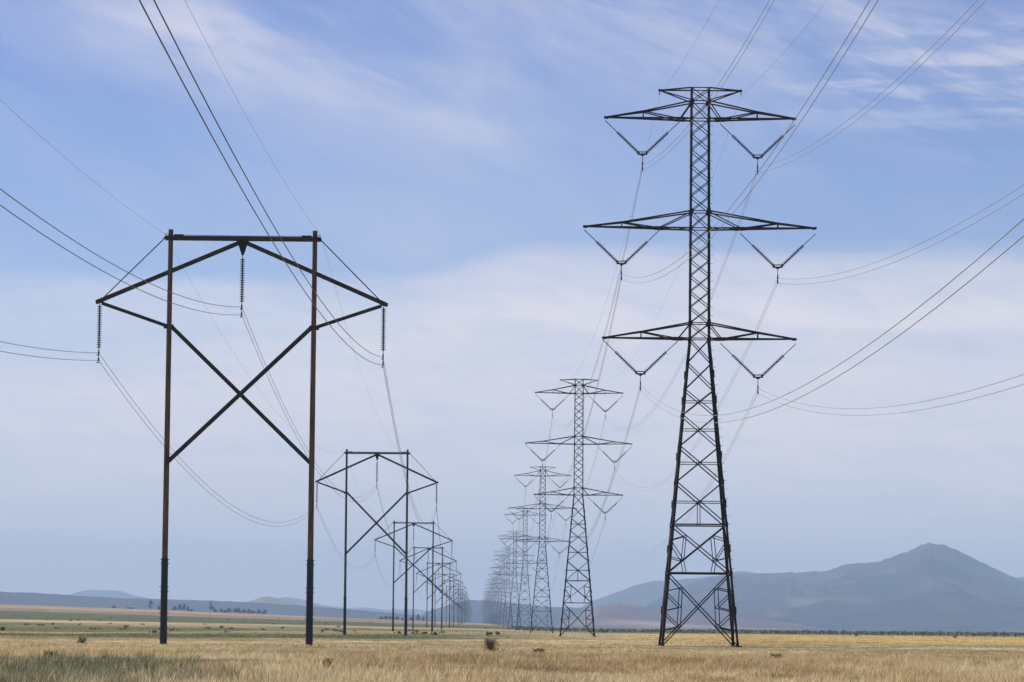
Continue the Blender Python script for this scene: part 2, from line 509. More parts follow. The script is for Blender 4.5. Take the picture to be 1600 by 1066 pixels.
def build_range(name, label, prof, r_crest, r_front, r_back, mat, seed, rough=0.18, gul=0.25, nx=320, ny=70, shape=1.5):
    """a range of hills: crest line given as photograph column / row pairs, with foot slopes in front and behind"""
    px = np.array([p[0] for p in prof], float)
    el = np.array([hor(p[0]) - p[1] for p in prof]) / FPX
    cols = np.linspace(px[0], px[-1], nx)
    e = np.interp(cols, px, el)
    k = np.array([.25, .5, .25])
    e = np.convolve(np.pad(e, 1, mode='edge'), k, 'valid')
    e = e * (1 + 0.035 * (fbm(cols / 9.0, cols * 0 + seed, seed + 2, 3) - .5))
    tanx = (cols - VX) / FPX
    rows = np.concatenate([np.linspace(0, 1, ny), 1 + np.linspace(0, 1, 14)[1:]])
    T, XX = np.meshgrid(rows, tanx, indexing='ij')
    E = np.broadcast_to(e, T.shape); PXS = np.broadcast_to(cols, T.shape)
    Y = np.where(T <= 1, r_front + (r_crest - r_front) * T, r_crest + (r_back - r_crest) * (T - 1))
    X = XX * Y
    base = np.where(T <= 1, np.clip(T, 0, 1) ** shape, np.clip(2 - T, 0, 1))
    hc = E * r_crest + EYE
    # gullies and spurs running down from the crest
    wx_ = (fbm(X / 900 + seed, Y / 900, seed + 3, 3) - .5) * 1.4; wy_ = (fbm(X / 900, Y / 900 + seed, seed + 4, 3) - .5) * 1.4
    g = 0.5 - 1.8 * np.abs(fbm(X / 620.0 + seed + wx_, Y / 1100.0 + seed + wy_, seed, 4, 0.5) - 0.5) * 2
    g2 = fbm(X / 210.0 + seed + wx_, Y / 330.0 + wy_, seed + 9, 4, 0.6) - 0.5
    body = np.sin(np.pi * np.clip(T, 0, 1))
    Z = hc * (base + gul * (g - 0.15) * body * 0.6 + 0.13 * g2 * body) + hc * rough * 0.06 * g2
    w = np.minimum(sm(PXS, cols[0], cols[0] + 12), 1 - sm(PXS, cols[-1] - 12, cols[-1]))
    Z = np.where(T <= 0, -3.0, Z * (0.15 + 0.85 * w))
    Z = np.where(T >= 2, -3.0, np.maximum(Z, -3.0))
    n1, n2 = T.shape
    co = np.stack([X, Y, Z], -1).reshape(-1, 3)
    i = np.arange(n1 - 1)[:, None]; kk = np.arange(n2 - 1)[None, :]
    q = np.stack([i * n2 + kk, i * n2 + kk + 1, (i + 1) * n2 + kk + 1, (i + 1) * n2 + kk], -1).reshape(-1, 4)
    me = bpy.data.meshes.new(name)
    me.from_pydata(co.tolist(), [], q.tolist())
    me.polygons.foreach_set('use_smooth', [True] * len(q))
    me.materials.append(mat)
    return tag(link_mesh(name, me), label, name, kind='structure')


M_HILL = hill_material('scrub covered rock', [(0.012, 0.014, 0.013), (0.034, 0.033, 0.030), (0.115, 0.095, 0.078)], (0.0034, 0.0022, 0.007))
M_MESA = hill_material('dark juniper slope', [(0.022, 0.022, 0.022), (0.032, 0.030, 0.030), (0.055, 0.048, 0.046)], (0.003, 0.0015, 0.01))
M_PINK = hill_material('bare dusty slope', [(0.050, 0.038, 0.036), (0.115, 0.080, 0.070), (0.30, 0.235, 0.20)], (0.0016, 0.0008, 0.02))
M_TANH = hill_material('tan grass hill', [(0.14, 0.11, 0.075), (0.22, 0.175, 0.12), (0.28, 0.23, 0.16)], (0.004, 0.003, 0.02))

build_range('mountain', 'broad blue grey mountain with a rounded peak on the right horizon',
            [(985, 984), (1010, 945), (1040, 928), (1080, 911), (1115, 901), (1150, 898), (1200, 896), (1260, 894), (1292, 892),
             (1310, 886), (1322, 881), (1345, 880), (1372, 879), (1384, 873), (1400, 867), (1420, 860), (1436, 852.5), (1452, 848.5),
             (1468, 850), (1490, 858), (1510, 867), (1530, 878), (1545, 885), (1565, 895), (1585, 903), (1620, 915), (1680, 925), (1760, 950), (1840, 984)],
            12500, 8200, 15500, M_HILL, 3, gul=0.62, nx=640, ny=170, shape=1.3)
build_range('mountain', 'long low ridge behind the foot of the peaked mountain', [(860, 984), (915, 944), (935, 936), (960, 927), (985, 917), (1005, 911), (1022, 909), (1050, 907), (1090, 903), (1130, 899), (1150, 894), (1162, 893), (1180, 897), (1230, 903), (1300, 984)],
            16000, 13500, 18000, M_HILL, 13, gul=0.25)
build_range('mountain', 'pale ridge showing past the right shoulder of the peak', [(1480, 984), (1530, 915), (1560, 904), (1600, 902), (1680, 895), (1800, 915), (1900, 984)],
            17000, 15500, 18500, M_HILL, 17, gul=0.2, nx=120, ny=40)
build_range('foothill', 'low dusty pink foothills in front of the peaked mountain',
            [(860, 984), (900, 962), (935, 946), (965, 943), (1000, 947), (1040, 954), (1085, 959), (1130, 963), (1180, 968), (1230, 974), (1270, 980), (1310, 988)],
            8600, 6500, 10000, M_PINK, 23, gul=0.3, ny=50, shape=1.2)
build_range('mesa', 'low dark flat topped rise between the two rows of towers',
            [(640, 984), (662, 958), (690, 949), (712, 942), (735, 938), (760, 938.5), (785, 941), (810, 944), (850, 948), (900, 950), (930, 948), (960, 955), (1000, 984)],
            11000, 9000, 13000, M_MESA, 29, gul=0.15, ny=50)
build_range('mesa', 'long dark blue mesa sloping down behind the left plain',
            [(-700, 950), (-300, 930), (-100, 923), (0, 925), (60, 927), (120, 931), (200, 935.5), (300, 938), (390, 941), (460, 946), (530, 951), (600, 957), (660, 962), (730, 968), (780, 984)],
            9500, 7600, 11500, M_MESA, 37, gul=0.12, ny=40, nx=420)
build_range('hill', 'small rounded tan hill poking above the left mesa', [(340, 984), (375, 945), (395, 939), (408, 934), (418, 932), (430, 933.5), (445, 938), (462, 943), (480, 950), (520, 984)],
            10800, 10200, 11600, M_TANH, 41, gul=0.1, nx=120, ny=40)
build_range('mountain', 'very pale far ridge above the left mesa', [(20, 984), (60, 934), (110, 930), (128, 925), (147, 921.5), (165, 923), (188, 923.5), (205, 929), (235, 936), (290, 950), (340, 984)],
            21000, 19500, 22000, M_HILL, 43, gul=0.15, nx=160, ny=30)
build_range('mountain', 'very pale far ridge right of the small tan hill', [(380, 984), (425, 940), (445, 933), (470, 936), (500, 945), (545, 951), (570, 949), (600, 953), (650, 952), (700, 960), (760, 984)],
            21000, 19500, 22000, M_HILL, 47, gul=0.15, nx=160, ny=30)


# ------------------------------------------------------------------ lattice pylon
PYL_X, PYL_Y0, PYL_DY = 20.05, 289.0, 343.0
N_PYL = 28
HB, HW, HT = 3.42, 0.92, 0.83        # half widths: base, waist, top
ZW, ZT = 27.5, 50.2
ARMS = [  # tip half-length, tip z, bottom chord z, gusset z, post x, inner string x
    (8.7, 27.55, 27.5, 28.9, 5.3, 1.95),
    (10.5, 37.6, 37.45, 39.0, 7.1, 3.7),
    (8.65, 47.55, 47.4, 49.0, 5.2, 1.85)]
VDEPTH = 3.15


def half_w(z):
    return HB + (HW - HB) * z / ZW if z < ZW else HW + (HT - HW) * (z - ZW) / (ZT - ZW)


def face_pt(face, u, z):
    """point on one of the four faces: u in -1..1 across"""
    h = half_w(z)
    return {0: Vector((u * h, -h, z)), 1: Vector((h, u * h, z)), 2: Vector((-u * h, h, z)), 3: Vector((-h, -u * h, z))}[face]


def pylon_face(mb, face):
    P = lambda u, z: face_pt(face, u, z)
    def bar(u1, z1, u2, z2, w=0.09): mb.beam(P(u1, z1), P(u2, z2), w, w * 0.8)
    # lower body
    nodes = [0, 6.5, 10.8, 14.6, 17.8, 20.6, 22.9, 25.3, 27.5]
    def cross(z0, z1):
        a, b = half_w(z0), half_w(z1)
        return z0 + (z1 - z0) * a / (a + b)
    for i in range(8):
        z0, z1 = nodes[i], nodes[i + 1]
        w = 0.125 if i < 4 else 0.105
        bar(-1, z0, 1, z1, w); bar(1, z0, -1, z1, w)
        if i in (2, 3, 4, 5)[1:]:
            zc = cross(z0, z1); bar(-1, zc, 1, zc, 0.085)
    bar(-1, 6.5, 1, 6.5, 0.15); bar(-1, 10.8, 1, 10.8, 0.15)
    zc = cross(10.8, 14.6); bar(-1, zc, 1, zc, 0.09)
    mb.beam(P(0, zc), P(0, 10.8), 0.07)
    # secondary bracing in the two lowest panels
    def on_diag(z0, z1, s, t):    # from bottom corner s to the other top corner
        a = P(s, z0).lerp(P(-s, z1), t); return a
    for s in (-1, 1):
        z0, z1 = 6.5, 10.8
        A = on_diag(z0, z1, -s, 0.77); B = on_diag(z0, z1, s, 0.26)
        mb.beam(A, B, 0.075)
        L1 = P(s, z0 + (z1 - z0) * 0.68); L2 = P(s, z0 + (z1 - z0) * 0.33)
        mb.beam(L1, A, 0.075); mb.beam(L1 - Vector((0, 0, .1)), B, 0.075); mb.beam(L2, B, 0.075)
        mb.beam(B, P(s * 0.44, z0), 0.07)
        z0, z1 = 0.0, 6.5
        A = on_diag(z0, z1, -s, 0.80); B = on_diag(z0, z1, s, 0.265)
        C = A.lerp(B, 0.5)
        mb.beam(A, B, 0.075)
        Z = lambda f: P(s, z1 * f)
        mb.beam(Z(0.75), A, 0.085); mb.beam(Z(0.735), C, 0.075); mb.beam(Z(0.48), C, 0.085)
        mb.beam(Z(0.465), B, 0.075); mb.beam(Z(0.215), B, 0.085)
    # shaft: crossed lattice
    zs = [27.5]
    for a, b, n in ((27.5, 28.9, 1), (28.9, 37.45, 6), (37.45, 39.0, 1), (39.0, 47.4, 6), (47.4, 49.0, 1), (49.0, 50.2, 1)):
        for j in range(n): zs.append(a + (b - a) * (j + 1) / n)
    for i in range(len(zs) - 1):
        bar(-1, zs[i], 1, zs[i + 1], 0.085); bar(1, zs[i], -1, zs[i + 1], 0.085)
    for z in (27.5, 28.9, 37.45, 39.0, 47.4, 49.0, 50.2): bar(-1, z, 1, z, 0.10)


def pylon_leg(mb, sx, sy):
    def corner(z): h = half_w(z) + 0.03; return (sx * h, sy * h, z)
    mb.angle(corner(0), corner(ZW), 0.20, 0.05, (-sx, -sy))
    mb.angle(corner(ZW), corner(ZT), 0.155, 0.04, (-sx, -sy))
    for z in (6.5, 10.8, 14.6, 20.6, 27.5, 28.9, 37.45, 39.0, 47.4, 49.0):      # gusset and splice plates
        h = half_w(z); g = 0.30 if z in (28.9, 39.0, 49.0) else 0.2
        mb.plate([(sx * (h + .035), sy * (h + .065), z - g), (sx * (h - g * .9), sy * (h + .065), z - g * .5), (sx * (h - g * .9), sy * (h + .065), z + g * .5), (sx * (h + .035), sy * (h + .065), z + g)], (0, 1, 0), 0.03)
        mb.plate([(sx * (h + .065), sy * (h + .035), z - g), (sx * (h + .065), sy * (h - g * .9), z - g * .5), (sx * (h + .065), sy * (h - g * .9), z + g * .5), (sx * (h + .065), sy * (h + .035), z + g)], (1, 0, 0), 0.03)
    for z in (3.2, 8.7, 12.7, 17.0, 22.0, 24.3):                                   # leg splices
        h = half_w(z) + 0.05
        mb.beam((sx * (h - 0.05), sy * (h - .05), z - .35), (sx * (h - .07), sy * (h - .07), z + .35), 0.23)
    h = half_w(0)
    mb.beam((sx * h, sy * h, -0.6), (sx * h, sy * h, 0.12), 0.5)


def pylon_arm(mb, s, arm):
    tip, ztip, zb, zg, xp, xi = arm
    T = Vector((s * tip, 0, ztip)); zpost = zb + (zg - zb) * 0.44
    for sy in (-1, 1):
        hb, hg = half_w(zb), half_w(zg)
        B0 = Vector((s * hb, sy * hb, zb)); G0 = Vector((s * hg, sy * hg, zg))
        bot = lambda x: B0.lerp(T, (x - hb) / (tip - hb))
        k = (xp - hg) / (tip - hg)
        post_b = bot(xp); post_t = G0.lerp(T, k); post_t.z = zb + (zg - zb) * (1 - k) * 0.95 + 0.02
        mb.beam(B0, T, 0.15, 0.13)
        mb.beam(G0, post_t, 0.12); mb.beam(post_t, T, 0.14)
        mb.beam(post_b, post_t, 0.085)
        inner = bot(xi)
        mb.beam(post_t, bot(xi + 0.25), 0.10)
        mb.beam(G0 - Vector((0, 0, 0.12)), inner, 0.09)
        # hanger bracket
        mb.beam(bot(xi - 0.45), bot(xi + 0.45), 0.17, 0.19)
    hb = half_w(zb)
    n = 7
    for i in range(n):                                                            # plan bracing between the two bottom chords
        t0, t1 = i / n, (i + 1) / n
        p = lambda t, sy: Vector((s * hb, sy * hb, zb)).lerp(T, t)
        sg = 1 if i % 2 else -1
        mb.beam(p(t0, sg), p(min(t1, .97), -sg), 0.07)
        mb.beam(p(t0, 1), p(t0, -1), 0.07)
    mb.beam(T + Vector((-s * .28, 0, -.03)), T + Vector((s * .12, 0, 0)), 0.30, 0.22)
    mb.beam((s * xi, -half_w(zb) * (1 - (xi - hb) / (tip - hb)), zb), (s * xi, half_w(zb) * (1 - (xi - hb) / (tip - hb)), zb), 0.12)


def pylon_peak(mb, s):
    T = Vector((s * 3.72, 0, 50.05))
    for sy in (-1, 1):
        h = half_w(50.2); g = half_w(49.1)
        mb.beam((s * h, sy * h, 50.2), T, 0.115); mb.beam((s * g, sy * g, 49.1), T, 0.095)
    mb.beam((s * 1.9, -0.5, 50.13), (s * 1.9, 0.5, 50.13), 0.07)
    mb.beam(T + Vector((-s * .2, 0, 0)), T + Vector((s * .1, 0, 0)), 0.2, 0.2)
    mb.beam(T, T + Vector((0, 0, -0.42)), 0.06)


V_HALF = 3.42
RING_OFF = 0.27


def insulator_mb(mb, a, b, n, r, seg=10):
    """a string of cap and pin discs from a to b"""
    a = Vector(a); b = Vector(b); d = (b - a); L = d.length; d.normalize()
    mb.tube([a, b], 0.035, 6)
    x = d.cross(Vector((0, 1, 0)) if abs(d.y) < .9 else Vector((1, 0, 0))).normalized(); y = d.cross(x)
    for i in range(n):
        c = a + d * (L * (i + 0.5) / n); p = L / n
        prof = [(-0.46, 0.045), (-0.32, 0.06), (-0.20, r * 0.62), (-0.08, r * 0.96), (0.10, r), (0.16, r * 0.9), (0.18, 0.05), (0.46, 0.045)]
        vs = []; fs = []
        for j, (t_, rr) in enumerate(prof):
            for k in range(seg):
                an = 2 * math.pi * k / seg
                vs.append(c + d * (t_ * p) + (x * math.cos(an) + y * math.sin(an)) * rr)
        for j in range(len(prof) - 1):
            for k in range(seg):
                fs.append((j * seg + k, j * seg + (k + 1) % seg, (j + 1) * seg + (k + 1) % seg, (j + 1) * seg + k))
        mb.add(vs, fs, False)


def v_points(s):
    """the two top anchors and the two ends at the ring, origin at the arm level above the ring"""
    return (Vector((-V_HALF, 0, -0.15)), Vector((-RING_OFF, 0, -VDEPTH)), Vector((V_HALF, 0, -0.15)), Vector((RING_OFF, 0, -VDEPTH)))


def v_fittings(mb):
    a, b, c, d = v_points(1)
    mb.plate([(-0.31, 0, -VDEPTH + .02), (0.31, 0, -VDEPTH + .02), (0.12, 0, -VDEPTH - 0.20), (-0.12, 0, -VDEPTH - 0.20)], (0, 1, 0), 0.04)
    mb.tube([(0, 0, -VDEPTH - .12), (0, 0, -VDEPTH - 1.42)], 0.03, 6)


def v_clamp(mb, z):
    mb.beam((0, -0.30, z - 0.05), (0, 0.30, z - 0.05), 0.10, 0.12)
    mb.tube([(0, 0, z + 0.22), (0, 0, z - 0.04)], 0.06, 6)
    mb.beam((0, -0.12, z + .06), (0, 0.12, z + .06), 0.06, 0.05)


WZ = (-VDEPTH - 0.98, -VDEPTH - 1.43)       # the two sub-conductors below the arm level


def arm_list():
    return [(s, arm) for arm in ARMS for s in (-1, 1)]


def make_pylon():
    root = empty('lattice_pylon')
    for sx in (-1, 1):
        for sy in (-1, 1):
            mb = MB(); pylon_leg(mb, sx, sy)
            for i in range(120 if sx > 0 > sy else 0):                                # climbing pegs up one corner
                z = 3.4 + i * 0.39
                if z > 49.5: break
                h = half_w(z) + 0.02
                if i % 2: mb.beam((h - .05, -h + .02, z), (h + 0.26, -h + .02, z), 0.03)
                else: mb.beam((h - .02, -h + .05, z), (h - .02, -h - 0.24, z), 0.03)
            mb.build('leg', M_STEEL, root)
    for f in range(4):
        mb = MB(); pylon_face(mb, f); mb.build('lattice_bracing', M_STEEL, root)
    for s, arm in arm_list():
        mb = MB(); pylon_arm(mb, s, arm); mb.build('crossarm', M_STEEL, root)
    for s in (-1, 1):
        mb = MB(); pylon_peak(mb, s); mb.build('peak_arm', M_STEEL, root)
    fm = MB(); v_fittings(fm); fme = fm.mesh('string_fittings', M_IRON)
    im = []
    for k in (0, 2):
        pts = v_points(1); a, b = pts[k], pts[k + 1]
        mb = MB(); insulator_mb(mb, a.lerp(b, 0.35), b, 15, 0.17); mb.tube([a, a.lerp(b, 0.37)], 0.04, 6); im.append(mb.mesh('insulator', M_PORC))
    rm = MB()
    for zz in (-VDEPTH - 0.06, -VDEPTH + 0.17):
        rm.ring((0, 0, zz), (1, 0, 0), (0, 1, 0), 0.44, 0.34, 0.026)
    for x in (-0.44, 0.44): rm.tube([(x, 0, -VDEPTH - .06), (x, 0, -VDEPTH + .17)], 0.03, 5)
    rm.tube([(-.44, 0, -VDEPTH - .06), (.44, 0, -VDEPTH - .06)], 0.025, 5)
    rme = rm.mesh('grading_ring', M_RING)
    cme = []
    for z in WZ:
        mb = MB(); v_clamp(mb, z); cme.append(mb.mesh('wire_clamp', M_IRON))
    for s, arm in arm_list():
        xc = (arm[0] + arm[5]) / 2
        vp = link_mesh('insulator_string', fme, root, (s * xc, 0, arm[2] - (0.22 if s > 0 else 0)))
        for m_ in im: link_mesh('insulator', m_, vp)
        link_mesh('grading_ring', rme, vp)
        for m_ in cme: link_mesh('wire_clamp', m_, vp)
    return root


def make_pylon_plain():
    """the same tower as one mesh, for the ones too far off to show their pieces"""
    mb = MB()
    for sx in (-1, 1):
        for sy in (-1, 1): pylon_leg(mb, sx, sy)
    for f in range(4): pylon_face(mb, f)
    for s, arm in arm_list(): pylon_arm(mb, s, arm)
    for s in (-1, 1): pylon_peak(mb, s)
    for s, arm in arm_list():
        xc = (arm[0] + arm[5]) / 2; o = Vector((s * xc, 0, arm[2]))
        a, b, c, d = v_points(1)
        for p, q in ((a, b), (c, d)):
            mb.tube([o + p, o + p.lerp(q, .35)], 0.05, 4)
            mb.tube([o + p.lerp(q, .35), o + q], 0.09, 5)
        mb.beam(o + Vector((-.45, 0, -VDEPTH)), o + Vector((.45, 0, -VDEPTH)), 0.15)
        mb.tube([o + Vector((0, 0, -VDEPTH)), o + Vector((0, 0, WZ[1]))], 0.05, 4)
    return mb


ORD = ['first', 'second', 'third', 'fourth', 'fifth', 'sixth', 'seventh', 'eighth', 'ninth', 'tenth', 'eleventh', 'twelfth']
N_NAMED = 10
PYL_G = 'lattice pylons in the long row'
HF_G = 'timber frames in the long row'
pylon = make_pylon()
pylon_plain = make_pylon_plain().mesh('lattice_pylon', M_STEEL)
PYL = []
rnd = random.Random(4)
for n in range(N_PYL):
    y = PYL_Y0 + n * PYL_DY; x = PYL_X
    z = float(ground_h(x, y)) - (0.0 if n else 0.02)
    k = 1.0105 if n < 2 else 1.0105 * rnd.uniform(0.985, 1.02)
    PYL.append((x, y, z, k))
    if n == 0: o = pylon
    elif n < 5: o = copy_tree(pylon)
    else: o = link_mesh('lattice_pylon', pylon_plain)
    o.scale = (1, 1, k)
    o.location = (x, y, z); o.rotation_euler = (0, 0, R(-1.0) if n < 4 else R(rnd.uniform(-1.5, 0.5)))
    if n == 0: lab = 'tallest dark steel lattice pylon, standing nearest in its row with three wide crossarms'
    elif n < N_NAMED: lab = f'{ORD[n]} dark lattice steel pylon of the receding row counted from the tall nearest one'
    else: lab = 'tiny far lattice pylon merging with others at the hazy end of the row'
    tag(o, lab, 'pylon', PYL_G)

# ------------------------------------------------------------------ timber frame towers
HF_X, HF_Y0, HF_DY = -17.95, 241.5, 328.0
N_HF = 30
PU = 5.47       # half distance of the poles
HZ = dict(top=31.4, beam=30.75, tip=25.85, knee=24.0, low=13.75, gus=29.5, sleeve=6.5)
TIPU = 10.85
INS_C, INS_O = (29.35, 25.75), (25.65, 22.15)
HF_W = {'centre': (0.0, 25.55, 24.95), 'left': (-10.75, 21.95, 21.38), 'right': (10.75, 21.85, 21.25)}


def pole_r(z): return 0.235 - 0.055 * z / 31.4


def frame_parts():
    """name -> list of (MB, material) for the plain pieces"""
    out = []
    for s in (-1, 1):
        mb = MB()
        zs = [-1.0, 0, 4, 8, 12, 16, 20, 24, 28, 31.4]
        mb.tube([(s * PU, 0, z) for z in zs], [pole_r(max(z, 0)) for z in zs], 16)
        sl = MB()
        sl.tube([(s * PU, 0, z) for z in (-0.4, 3.0, 6.5)], [pole_r(0) + 0.035, pole_r(3) + 0.035, pole_r(6.5) + 0.03], 16)
        for z in (0.45, 0.9, 2.0, 2.4, 4.0, 4.35, 6.1, 6.4):                        # bands and through bolts
            r = pole_r(z) + 0.045
            sl.tube([(s * PU - r - 0.10, 0.02, z), (s * PU + r + 0.10, 0.02, z)], 0.022, 6)
            sl.tube([(s * PU, 0, z - 0.05), (s * PU, 0, z + 0.05)], r, 16)
        out.append(('pole', mb, M_WOOD, [('pole_sleeve', sl, M_SLEEVE)]))
    mb = MB()
    for sy in (-1, 1): mb.beam((-PU - 0.42, sy * 0.27, HZ['beam']), (PU + 0.45, sy * 0.27, HZ['beam']), 0.13, 0.30)
    for s in (-1, 1):
        mb.beam((s * (PU + .3), -0.34, HZ['beam']), (s * (PU + .3), 0.34, HZ['beam']), 0.05)
        mb.beam((s * PU, -0.42, HZ['beam']), (s * PU, 0.42, HZ['beam']), 0.06)
    out.append(('crossbeam', mb, M_ARMWOOD, []))
    mb = MB()
    mb.plate([(-0.46, 0, 30.6), (0.46, 0, 30.6), (0.30, 0, 30.2), (0.07, 0, HZ['gus']), (-0.07, 0, HZ['gus']), (-0.30, 0, 30.2)], (0, 1, 0), 0.40)
    out.append(('gusset_plate', mb, M_IRON, []))
    for s in (-1, 1):
        mb = MB(); mb.beam((s * 0.30, 0.0, 30.42), (s * (TIPU + .15), 0.0, HZ['tip'] - 0.05), 0.24, 0.31)
        mb.beam((s * PU, -0.34, 28.2), (s * PU, 0.34, 28.2), 0.05)
        mb.beam((s * (TIPU - .28), 0, HZ['tip'] + .05), (s * (TIPU + 0.20), 0, HZ['tip'] - .08), 0.34, 0.24)
        out.append(('sloping_arm', mb, M_ARMWOOD, []))
        mb = MB(); mb.beam((s * (TIPU - 0.25), 0.0, HZ['tip'] - 0.12), (s * (PU + .1), 0.0, HZ['knee'] + 0.02), 0.22, 0.25)
        mb.beam((s * (PU + .25), -.16, HZ['knee']), (s * (PU + .25), .16, HZ['knee']), 0.30)
        out.append(('arm_strut', mb, M_BRACE, []))
        mb = MB(); mb.tube([(s * (PU + .33), -0.32, HZ['beam'] + .05), (s * (TIPU - 0.35), -0.15, HZ['tip'] + 0.25)], 0.045, 6)
        mb.beam((s * (PU + .2), -0.34, HZ['beam'] + .08), (s * (PU + .5), -0.34, HZ['beam'] - .08), 0.12)
        out.append(('tension_rod', mb, M_IRON, []))
        mb = MB(); yy = 0.16 * s
        mb.beam((-s * (PU - 0.12), yy, HZ['knee'] + .05), (s * (PU - 0.1), yy, HZ['low']), 0.22, 0.31)
        mb.beam((-s * (PU - .15), yy - .1, HZ['knee']), (-s * (PU - .15), yy + .1, HZ['knee']), 0.34)
        mb.beam((s * PU, -.30, HZ['low']), (s * PU, .30, HZ['low']), 0.10)
        out.append(('cross_brace', mb, M_BRACE, []))
    mb = MB()
    mb.tube([(-PU, -0.1, 30.98), (0, -0.1, 30.95), (PU, -0.1, 30.98)], 0.020, 5)
    for s in (-1, 1): mb.tube([(s * (PU - .25), -.1, 30.98), (s * (PU - 1.0), -.1, 30.98)], 0.06, 6)
    for s in (-1, 1): mb.tube([(s * PU, -.1, 30.98), (s * (PU + .45), -.1, 31.05)], 0.03, 6)
    out.append(('head_wire', mb, M_IRON, []))
    return out


def clamp_mb(mb, x, z):
    mb.beam((x, -0.26, z), (x, 0.26, z), 0.10, 0.11)
    mb.tube([(x, 0, z + 0.22), (x, 0, z)], 0.05, 6)
    mb.beam((x - .02, -0.42, z - .20), (x - .02, -0.34, z - .20), 0.16, 0.08)     # little damper weight hung before the clamp
    mb.beam((x - .02, -0.38, z - .20), (x - .02, -0.38, z), 0.03)


def make_frame():
    root = empty('timber_frame_tower')
    for name, mb, mat, subs in frame_parts():
        o = mb.build(name, mat, root)
        for n2, m2, mt2 in subs: m2.build(n2, mt2, o)
    for key, (za, zb) in (('centre', INS_C), ('left', INS_O), ('right', INS_O)):
        u, w1, w2 = HF_W[key]
        mb = MB(); insulator_mb(mb, (u, 0, za - 0.1), (u, 0, zb + 0.15), 19, 0.18)
        mb.tube([(u, 0, za + 0.25), (u, 0, za - .12)], 0.03, 6)
        mb.tube([(u, 0, zb + .2), (u, 0, w2)], 0.028, 6)
        o = mb.build('insulator', M_PORC, root)
        for w in (w1, w2):
            c = MB(); clamp_mb(c, u, w); c.build('wire_clamp', M_IRON, o)
    return root


def make_frame_plain():
    mb = MB()
    for name, m, mat, subs in frame_parts():
        for q in [m] + [s_[1] for s_ in subs]:
            mb.add(q.v, q.f, False)
    for key, (za, zb) in (('centre', INS_C), ('left', INS_O), ('right', INS_O)):
        u, w1, w2 = HF_W[key]
        mb.tube([(u, 0, za), (u, 0, zb)], 0.10, 5); mb.tube([(u, 0, zb), (u, 0, w2)], 0.04, 5)
    return mb


frame = make_frame()
frame_plain = make_frame_plain().mesh('timber_frame_tower', M_BRACE)
HF = []
rnd = random.Random(9)
for n in range(N_HF):
    y = HF_Y0 + n * HF_DY; x = HF_X + (0 if n < 2 else rnd.uniform(-0.5, 0.5))
    z = float(ground_h(x, y)); k = 1.0 if n == 0 else (1.062 if n == 1 else rnd.uniform(0.985, 1.025))
    if n == 1: y += 6.0
    HF.append((x, y, z, k))
    if n == 0: o = frame
    elif n < 6: o = copy_tree(frame)
    else: o = link_mesh('timber_frame_tower', frame_plain)
    o.location = (x, y, z); o.scale = (1, 1, k)
    o.rotation_euler = (0, R(rnd.uniform(-0.35, 0.35)) if n else 0, R(rnd.uniform(-0.6, 0.6)))
    if n == 0: lab = 'largest two pole timber frame tower with crossed braces and sleeved pole feet'
    elif n < N_NAMED: lab = f'{ORD[n]} two pole timber frame tower of the receding row counted from the largest one'
    else: lab = 'tiny far timber frame tower crowded at the hazy end of the row'
    tag(o, lab, 'power pole', HF_G)

# ------------------------------------------------------------------ wires: each one runs the length of its line
SPANS_P, SPANS_H = 14, 14


def cable(name, pts_of, towers, dy, sag, r, mat, label, cat, group, n_spans):
    """pts_of(tower) gives the fixing point; the span towards and past the viewer comes first"""
    x0, y0, z0, k0 = towers[0]
    fix = [Vector(pts_of((x0, y0 - dy, float(ground_h(x0, 1.0)), k0)))] + [Vector(pts_of(t)) for t in towers[:n_spans + 1]]
    pts = []
    for i in range(len(fix) - 1):
        a, b = fix[i], fix[i + 1]
        m_ = 44 if i < 2 else (24 if i < 5 else 10)
        sg = sag[min(i, len(sag) - 1)]
        for j in range(m_):
            t = j / m_; p = a.lerp(b, t); p.z -= 4 * sg * t * (1 - t); pts.append(p)
    pts.append(fix[-1])
    mb = MB(); mb.tube(pts, r, 6)
    return tag(mb.build(name, mat), label, cat, group)


lev = ['lowest', 'middle', 'uppermost']
for ai, arm in enumerate(ARMS):
    for s in (-1, 1):
        xc = s * (arm[0] + arm[5]) / 2; off = -0.22 if s > 0 else 0.0
        side = 'right' if s > 0 else 'left'
        for wi, wz in enumerate(WZ):
            z = arm[2] + off + wz - 0.05
            cable('power_line', (lambda z_, xc_: (lambda t: (t[0] + xc_, t[1], t[2] + z_ * t[3])))(z, xc), PYL, PYL_DY, [{(0, 1): 10.2, (0, -1): 11.3, (1, 1): 10.2, (1, -1): 11.2, (2, 1): 10.5, (2, -1): 10.6}[(ai, s)], 10.2], 0.0165, M_ALU,
                  f'{"upper" if wi == 0 else "lower"} cable of the pair hung from the {lev[ai]} {side} crossarms of the lattice pylons',
                  'cable', 'cables of the lattice pylon row', SPANS_P)
for s in (-1, 1):
    side = 'right' if s > 0 else 'left'
    cable('shield_wire', lambda t, s_=s: (t[0] + s_ * 3.72, t[1], t[2] + 49.65 * t[3]), PYL, PYL_DY, [8.2, 7.5], 0.0075, M_CABLE,
          f'thin bare wire running from the {side} peak arms of the lattice pylons', 'cable', 'cables of the lattice pylon row', SPANS_P)
